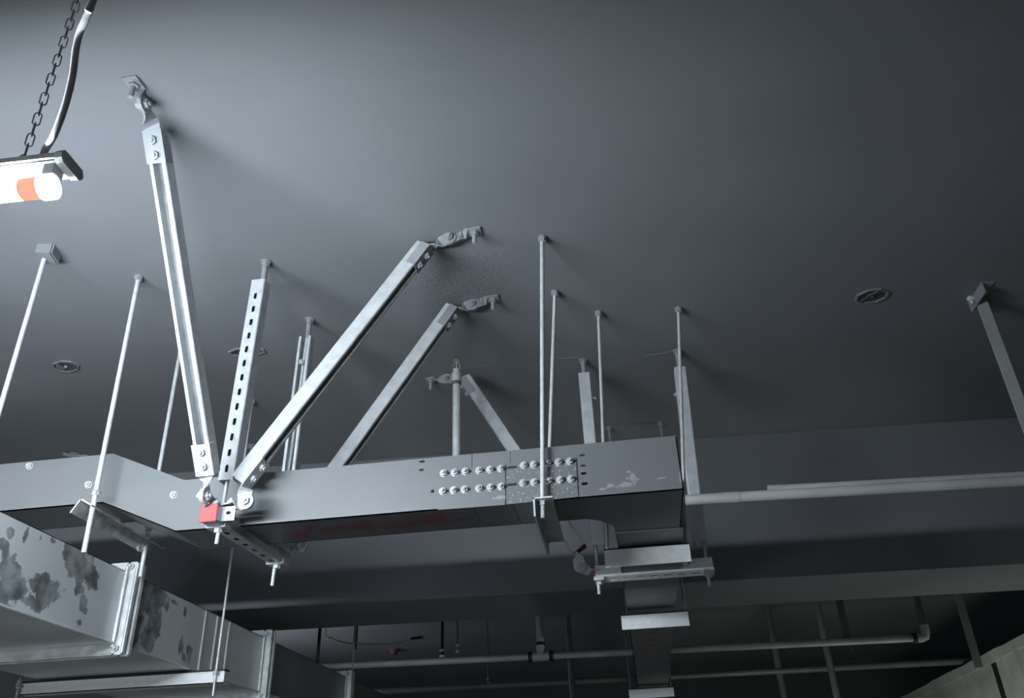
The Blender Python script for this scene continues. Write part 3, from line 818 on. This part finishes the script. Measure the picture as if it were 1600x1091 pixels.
bm.faces.new(A[::-1]); bm.faces.new(C); obj('end_cap', bm, 'greyplastic', lamp_t)
for s0 in (0.000, L - .03):
    bm = B(); cyl(bm, e0 + ldir * s0, e0 + ldir * (s0 + .014), .0165, 18); obox(bm, e0 + ldir * s0 - lside * .010, ldir * .014, lside * .020, Z_ * .032)
    obj('lamp_holder', bm, 'holder', lamp_t, smooth=True)
bm = B(); cyl(bm, e0 + ldir * .014, e0 + ldir * .040, .0142, 18); obj('tube_collar', bm, 'orange', lamp_t, label='orange tube end', smooth=True)
bm = B(); cyl(bm, e0 + ldir * .012, e0 + ldir * (L - .03), .0132, 18); obj('tube', bm, 'glow', lamp_t, label='glowing white tube', smooth=True)
# chain
cp = hb + ldir * .058 + Z_ * .013
ch = thing('chain', 'thin hanging chain beside the white cord above the lamp', 'chain', cp)
k0 = None
P = .0186
cd = (onz(118, 60, ze + .17) - cp); cd = V((0.004, 0.0, 1)).normalized()
nl = int((CEIL - cp.z) / P)
for i in range(nl):
    c_ = cp + cd * (P * (i + .5)); u = X_ if i % 2 == 0 else Y_
    u = (X_ * .8 + Y_ * .6) if i % 2 == 0 else (X_ * -.6 + Y_ * .8)
    pts = []
    for k in range(16):
        a_ = 2 * math.pi * k / 16
        pts.append(c_ + u * (.0044 * math.cos(a_)) + Z_ * (.0044 * math.sin(a_) + (.0066 if math.sin(a_) > 0 else -.0066)))
    if i < 2:
        bm = B(); tube(bm, pts, .0009, 6, closed=True); o = obj('link', bm, 'chain', ch, smooth=True, origin=c_)
        if i == 0: k0 = o
        else: k1 = o
    else: dup(k0 if i % 2 == 0 else k1, c_, ch)
# white cord
cpt = [(150, -8), (143, 10), (133, 32), (124, 52), (118, 80), (114, 115), (106, 150), (96, 182), (84, 212), (72, 232), (63, 249)]
top = onz(63, 249, ze + .06)
pts = []
for i, (x, y) in enumerate(cpt):
    d = ray(x, y)
    f = 1 - i / (len(cpt) - 1)
    yy = top.y - .13 * f ** .8
    pts.append(ony(x, y, yy))
up_ = pts[0]
pts = [V((up_.x + .06, up_.y - .01, CEIL)), V((up_.x + .045, up_.y, (up_.z + CEIL) / 2))] + pts
pts.append(hb + ldir * .05 + Z_ * .02)
bm = B(); tube(bm, smooth_pts(pts, 6), .0043, 10)
obj('power_cord', bm, 'cable', label='white power cord curving down to the lamp', cat='cord', smooth=True)

# ------------------------------------------------------------------ sprinkler drop behind the tray
YS = 2.5
s0 = ony(711, 712, YS); s1 = ony(713.5, 602, YS); xs = s1.x
sp = thing('sprinkler_pipe', 'upright sprinkler pipe with head, standing above the tray', 'sprinkler', (xs, YS, s1.z))
bm = B(); tube(bm, [(xs - .3, YS, CAMZ + .885), (xs - .05, YS, CAMZ + .885), (xs - .012, YS, CAMZ + .897), (xs - .002, YS, CAMZ + .935), (xs - .001, YS, CAMZ + 1.03), (xs, YS, s1.z)], .0138, 14); obj('pipe', bm, 'rod', sp, smooth=True)
bm = B(); cyl(bm, (xs, YS, s1.z), (xs, YS, s1.z + .012), .0155, 14); obj('thread', bm, 'rust', sp, smooth=True)
bm = B(); cyl(bm, (xs, YS, s1.z + .012), (xs, YS, s1.z + .045), .0172, 14); cyl(bm, (xs, YS, s1.z + .045), (xs, YS, s1.z + .060), .0125, 12); obj('reducer', bm, 'rod', sp, smooth=True)
hd = s1.z + .060
bm = B(); tube(bm, [(xs - .011, YS, hd), (xs - .013, YS, hd + .015), (xs - .004, YS, hd + .030), (xs + .004, YS, hd + .030), (xs + .013, YS, hd + .015), (xs + .011, YS, hd)], .0024, 6)
hdo = obj('sprinkler_head', bm, 'brass', sp)
bm = B(); cyl(bm, (xs, YS, hd + .032), (xs, YS, hd + .034), .015, 16); obj('deflector', bm, 'brass', hdo)
bm = B(); cyl(bm, (xs, YS, hd), (xs, YS, hd + .03), .0022, 8); obj('bulb', bm, 'galv_bright', hdo)

# ------------------------------------------------------------------ conduits into the branch at right
pa = ony(1071, 782, 2.03); pb = ony(1600, 752, 2.03)
dd = (pb - pa)
cd_ = thing('conduit', 'nearer pale steel conduit running from the tray branch to the right edge', 'pipe', pa)
bm = B(); cyl(bm, pa, pa + dd * 5.0, .0134, 16); obj('pipe', bm, 'pipe', cd_, smooth=True)
bm = B(); cyl(bm, pa + dd * .115, pa + dd * .165, .0145, 16); obj('coupling', bm, 'pipe', cd_, smooth=True)
pa = ony(1200, 766, 2.09); pb = ony(1600, 744, 2.09); dd = pb - pa
cd2 = thing('conduit', 'farther pale conduit showing along the top of the nearer one at right', 'pipe', pa)
bm = B(); cyl(bm, pa, pa + dd * 6.6, .0112, 16); obj('pipe', bm, 'pipe', cd2, smooth=True)
bm = B(); cyl(bm, pa, pa + dd * .05, .0121, 16); obj('coupling', bm, 'pipe', cd2, smooth=True)

# ------------------------------------------------------------------ right hand strap hanger
a = onz(1530, 462, HC); q = ony(1604, 706, a.y)
hs = thing('strap_hanger', 'grey flat strap hanging from a ceiling bracket near the right edge', 'hanger', a)
bm = B(); ribbon(bm, [a + V((0, 0, -.02)), V((a.x, a.y, q.z - .30))], [X_, X_], [Y_, Y_], .036, .005); obj('strap', bm, 'pipe', hs)
b0_, b1_ = onz(1522, 472, HC), onz(1543, 440, HC)
bd_ = b1_ - b0_; bs_ = bd_.cross(Z_).normalized()
bm = B(); obox(bm, b0_ - bs_ * .02, bd_, bs_ * .04, -Z_ * .004); obox(bm, b0_ + bs_ * .016, bd_, bs_ * .004, -Z_ * .04); obox(bm, b0_ - bs_ * .02, bd_ * .35, bs_ * .04, -Z_ * .030)
obj('bracket', bm, 'painted', hs)
bm = B(); nut(bm, a + V((-.03, .0, -.004)), -Z_, .012, .012); cyl(bm, a + V((-.03, 0, 0)), a + V((-.03, 0, -.03)), .006, 8); obj('anchor_bolt', bm, 'galv', hs)

# ------------------------------------------------------------------ recessed boxes and old anchors in the ceiling
def ceiling_box(label, px, py, rx, ry, rot):
    c0 = onz(px, py, HC)
    t = thing('junction_box', label, 'junction box', c0)
    def pt(a, k, z): 
        x, y = rx * k * math.cos(a), ry * k * math.sin(a)
        return c0 + V((x * math.cos(rot) - y * math.sin(rot), x * math.sin(rot) + y * math.cos(rot), z))
    bm = B(); K = 8
    rr = [[bm.verts.new(pt(2 * math.pi * (k + .5) / K, f, z)) for k in range(K)] for f, z in ((1.0, 0.001), (1.0, -.006), (.86, -.006), (.86, 0.001))]
    for i in range(4):
        a, b2 = rr[i], rr[(i + 1) % 4]
        for k in range(K): j = (k + 1) % K; bm.faces.new((a[k], a[j], b2[j], b2[k]))
    obj('rim', bm, 'ceiling', t)
    bm = B(); f0 = [bm.verts.new(pt(2 * math.pi * (k + .5) / K, .85, -.0015)) for k in range(K)]; f1 = [bm.verts.new(pt(2 * math.pi * (k + .5) / K, .85, .001)) for k in range(K)]
    bm.faces.new(f0); bm.faces.new(f1[::-1])
    for k in range(K): j = (k + 1) % K; bm.faces.new((f0[k], f0[j], f1[j], f1[k]))
    obj('cover', bm, 'wall', t)
    bm = B(); obox(bm, pt(2.4, .75, -.003), pt(2.4, .1, -.004) - pt(2.4, .75, -.003), pt(4.2, .7, -.012) - pt(2.4, .75, -.003), (0, 0, -.002)); obj('tab', bm, 'ceiling', t)
    bm = B(); cyl(bm, pt(0, .0, -.0015), pt(0, .0, -.006), .005, 8); obj('screw', bm, 'galv', t)
ceiling_box('oval box set in the ceiling between the two left rods', 103, 572, .052, .040, -.3)
ceiling_box('oval box set in the dark ceiling left of the strap hanger', 1362, 462, .056, .045, .0)
ceiling_box('old oval box in the ceiling behind the slotted channel hanger', 386, 549, .070, .030, .05)
def old_anchor(label, px, py):
    c0 = onz(px, py, HC); t = thing('old_anchor', label, 'anchor', c0)
    bm = B(); cyl(bm, c0, c0 - Z_ * .004, .02, 10); nut(bm, c0 - Z_ * .004, -Z_, .011, .01); obj('nut', bm, 'painted', t)
    bm = B(); obox(bm, c0 + V((-.035, -.03, -.004)), (.03, .05, 0), (.012, -.006, 0), (0, 0, -.012)); obox(bm, c0 + V((.01, .0, -.002)), (.045, .015, 0), (-.003, .01, 0), (0, 0, -.008)); obj('bent_tab', bm, 'painted', t)
    bm = B(); cyl(bm, c0 - Z_ * .01, c0 - Z_ * .05, .006, 8); obj('stud', bm, 'painted', t)
old_anchor('small dark ceiling anchor above the raised left part of the tray', 116, 710)
old_anchor('small ceiling anchor between the slotted channel and the long bright brace', 394, 697)

# ------------------------------------------------------------------ far bay: pipes, hangers
def far_pipe(label, pts, r, mat, name='water_pipe'):
    t = thing(name, label, 'pipe', pts[0])
    bm = B(); tube(bm, pts, r, 12); obj('pipe', bm, mat, t, smooth=True)
    return t
YP2, YP3 = 4.6, 6.5
a = ony(536, 1041, YP2); m_ = ony(845, 1022, YP2); e = ony(1440, 997, YP2)
m_ = a.lerp(e, (m_.x - a.x) / (e.x - a.x))
p2 = far_pipe('long pipe crossing the dark bay beyond the beam, upper of the two', [a - (e - a).normalized() * .8, e], .0175, 'pipe')
bm = B(); cyl(bm, m_ - X_ * .05, m_ + X_ * .05, .024, 12); cyl(bm, m_, m_ + Z_ * .06, .022, 12); obj('tee', bm, 'pipe', p2, smooth=True)
for s in (-.055, .055):
    bm = B(); cyl(bm, m_ + X_ * (s - .01), m_ + X_ * (s + .01), .027, 12); obj('coupling', bm, 'black', p2, smooth=True)
bm = B(); cyl(bm, m_ + Z_ * .055, m_ + Z_ * .07, .026, 12); obj('coupling', bm, 'black', p2, smooth=True)
bm = B(); cyl(bm, m_ + Z_ * .06, (m_.x, m_.y, CEIL), .0185, 12); obj('riser', bm, 'pipe', p2, smooth=True)
bm = B(); tube(bm, [e - X_ * .03, e, e + V((.018, 0, .006)), e + V((.026, 0, .03)), e + V((.026, 0, .06))], .022, 12); obj('elbow', bm, 'pipe', p2, smooth=True)
bm = B(); cyl(bm, e + V((.026, 0, .05)), (e.x + .026, e.y, CEIL), .018, 12); obj('riser', bm, 'darkpipe', p2, smooth=True)
bm = B(); cyl(bm, e - X_ * .045, e - X_ * .025, .026, 12); obj('coupling', bm, 'black', p2, smooth=True)
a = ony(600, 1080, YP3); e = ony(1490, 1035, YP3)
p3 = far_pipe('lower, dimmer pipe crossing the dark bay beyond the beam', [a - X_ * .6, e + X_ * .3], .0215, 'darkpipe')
def far_rod(label, px, py, y, r=.0055, mat='darkpipe', low=None):
    q = ony(px, py, y); t = thing('hanger_rod', label, 'rod', (q.x, y, CEIL))
    bm = B(); cyl(bm, (q.x, y, CEIL), (q.x, y, q.z), r, 8); obj('rod', bm, mat, t, smooth=True)
    bm = B(); nut(bm, (q.x, y, q.z + .03), Z_, r * 2, .012); nut(bm, (q.x, y, q.z), Z_, r * 2, .012); obj('nut', bm, 'galv_bright', t)
    bm = B(); cyl(bm, (q.x, y, CEIL), (q.x, y, CEIL - .006), .02, 10); obj('ceiling_anchor', bm, 'darkpipe', t)
    return t
far_rod('thin rod with a pale nut on the upper far pipe, left of the tee', 715, 1020, YP2 + .03)
far_rod('thin rod with pale nuts on the lower far pipe', 763, 1069, YP3 + .03)
far_rod('dark rod over the upper far pipe, second left of the tee', 691, 1028, YP2 + .05, .008, 'black')
far_rod('black thick rod above the third duct length', 494, 1062, 4.35, .009, 'black')
far_rod('faint rod near the farthest duct flange, above the upper far pipe', 556, 1015, 4.9, .007)
def drop(label, px, py, y, r, mat, z_low, name='drop_pipe'):
    q = ony(px, py, y); t = thing(name, label, 'pipe', (q.x, y, CEIL))
    bm = B(); cyl(bm, (q.x, y, CEIL), (q.x, y, z_low), r, 12); obj('pipe', bm, mat, t, smooth=True)
    bm = B(); cyl(bm, (q.x, y, CEIL), (q.x, y, CEIL - .012), r * 2, 12); obj('ceiling_flange', bm, mat, t)
    return t
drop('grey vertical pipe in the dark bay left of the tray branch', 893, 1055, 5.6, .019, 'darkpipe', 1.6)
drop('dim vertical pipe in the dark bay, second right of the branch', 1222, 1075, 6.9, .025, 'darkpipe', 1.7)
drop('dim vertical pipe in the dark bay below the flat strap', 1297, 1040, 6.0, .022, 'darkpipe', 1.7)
a = ony(1313, 945, 4.75); q = ony(1329, 1018, 4.75)
fs = thing('flat_strap', 'pointed flat strap hanging from the beam side across the upper far pipe', 'strap', (q.x, 4.75, CEIL))
bm = B(); ribbon(bm, [(q.x, 4.75, CEIL), (q.x, 4.75, q.z + .04), (q.x + .002, 4.75, q.z)], [X_, X_, X_], [Y_] * 3, .036, .006)
for v in bm.verts:
    if v.co.z < q.z + .01 and v.co.x < q.x: v.co.x += .03
obj('strap', bm, 'darkpipe', fs)
bm = B(); box(bm, (q.x - .05, 4.72, CEIL - .006), (q.x + .05, 4.78, CEIL)); obj('top_plate', bm, 'darkpipe', fs)
q = ony(1533, 1027, 5.95); a = ony(1511, 959, 5.95)
fs = thing('flat_strap', 'flat strap coming down to the board-clad duct at lower right', 'strap', (q.x, 5.95, CEIL))
bm = B(); ribbon(bm, [(q.x - .03, 5.95, CEIL), (q.x - .03, 5.95, q.z - .06)], [X_, X_], [Y_] * 2, .05, .006); obj('strap', bm, 'darkpipe', fs)
bm = B(); box(bm, (q.x - .08, 5.92, CEIL - .006), (q.x + .02, 5.98, CEIL)); obj('top_plate', bm, 'darkpipe', fs)
# board-clad duct
bd = thing('clad_duct', 'grey board-clad duct in the lower right corner', 'duct', (2.6, 6.6, CAMZ + .2))
z1 = CAMZ + .862
bm = B(); box(bm, (2.2, 6.02, CAMZ + .2), (3.1, 8.6, z1)); obj('side_board', bm, 'insul', bd)
bm = B(); box(bm, (2.2, 4.6, CAMZ + .2), (3.1, 5.92, z1)); obj('side_board', bm, 'insul', bd)
bm = B(); box(bm, (2.206, 5.92, CAMZ + .2), (3.09, 6.02, z1 - .01)); obj('joint_strip', bm, 'black', bd, label='black joint strip')
rnd = random.Random(3)
bm = B()
N = 26; ring = []
for i in range(N + 1):
    y = 4.6 + 4.0 * i / N; j1, j2 = rnd.uniform(-.008, .008), rnd.uniform(-.006, .006)
    ring.append([bm.verts.new((x, y, z)) for x, z in ((2.185 + j2, z1 - .05 + j1), (2.182 + j2, z1 + .012 + j2), (2.24, z1 + .02 + j1), (2.24, z1 - .05))])
for a_, c_ in zip(ring, ring[1:]):
    for k in range(4): j = (k + 1) % 4; bm.faces.new((a_[k], a_[j], c_[j], c_[k]))
bm.faces.new(ring[0]); bm.faces.new(ring[-1][::-1])
obj('edge_strip', bm, 'insul', bd)
for y in (5.78, 5.55):
    bm = B(); box(bm, (2.192, y, CAMZ + .2), (2.2, y + .05, z1 - .05)); obj('side_batten', bm, 'insul', bd)
# loose wire and small devices under the far ceiling
pts = [ony(x, y, 5.2) for x, y in ((509, 987), (517, 996), (530, 1002), (548, 1005.5), (575, 1006.5), (600, 1006.5), (620, 1005.5), (636, 1001), (645, 998.5))]
bm = B(); tube(bm, smooth_pts([V((pts[0].x, 5.2, CEIL))] + pts, 4), .0035, 6)
obj('loose_wire', bm, 'white_zinc', label='thin loose wire sagging under the far ceiling above the far duct', cat='wire', smooth=True)
q = ony(645, 998, 5.2)
bm = B(); cyl(bm, q + V((-.01, 0, 0)), q + V((.055, 0, .004)), .008, 8); cyl(bm, q + V((.055, 0, .004)), q + V((.07, 0, .0)), .004, 8)
obj('wire_plug', bm, 'black', label='small black plug at the end of the sagging wire', cat='plug')
q = onz(615, 1020, HC - .03)
q.z = CEIL
dt = thing('smoke_detector', 'small dull red round device under the far ceiling', 'detector', q)
bm = B(); cyl(bm, q, q - Z_ * .02, .05, 16); obj('base', bm, 'darkpipe', dt, smooth=True)
bm = B(); cyl(bm, q - Z_ * .02, q - Z_ * .05, .045, 16, .03); obj('cover', bm, 'detred', dt, smooth=True)
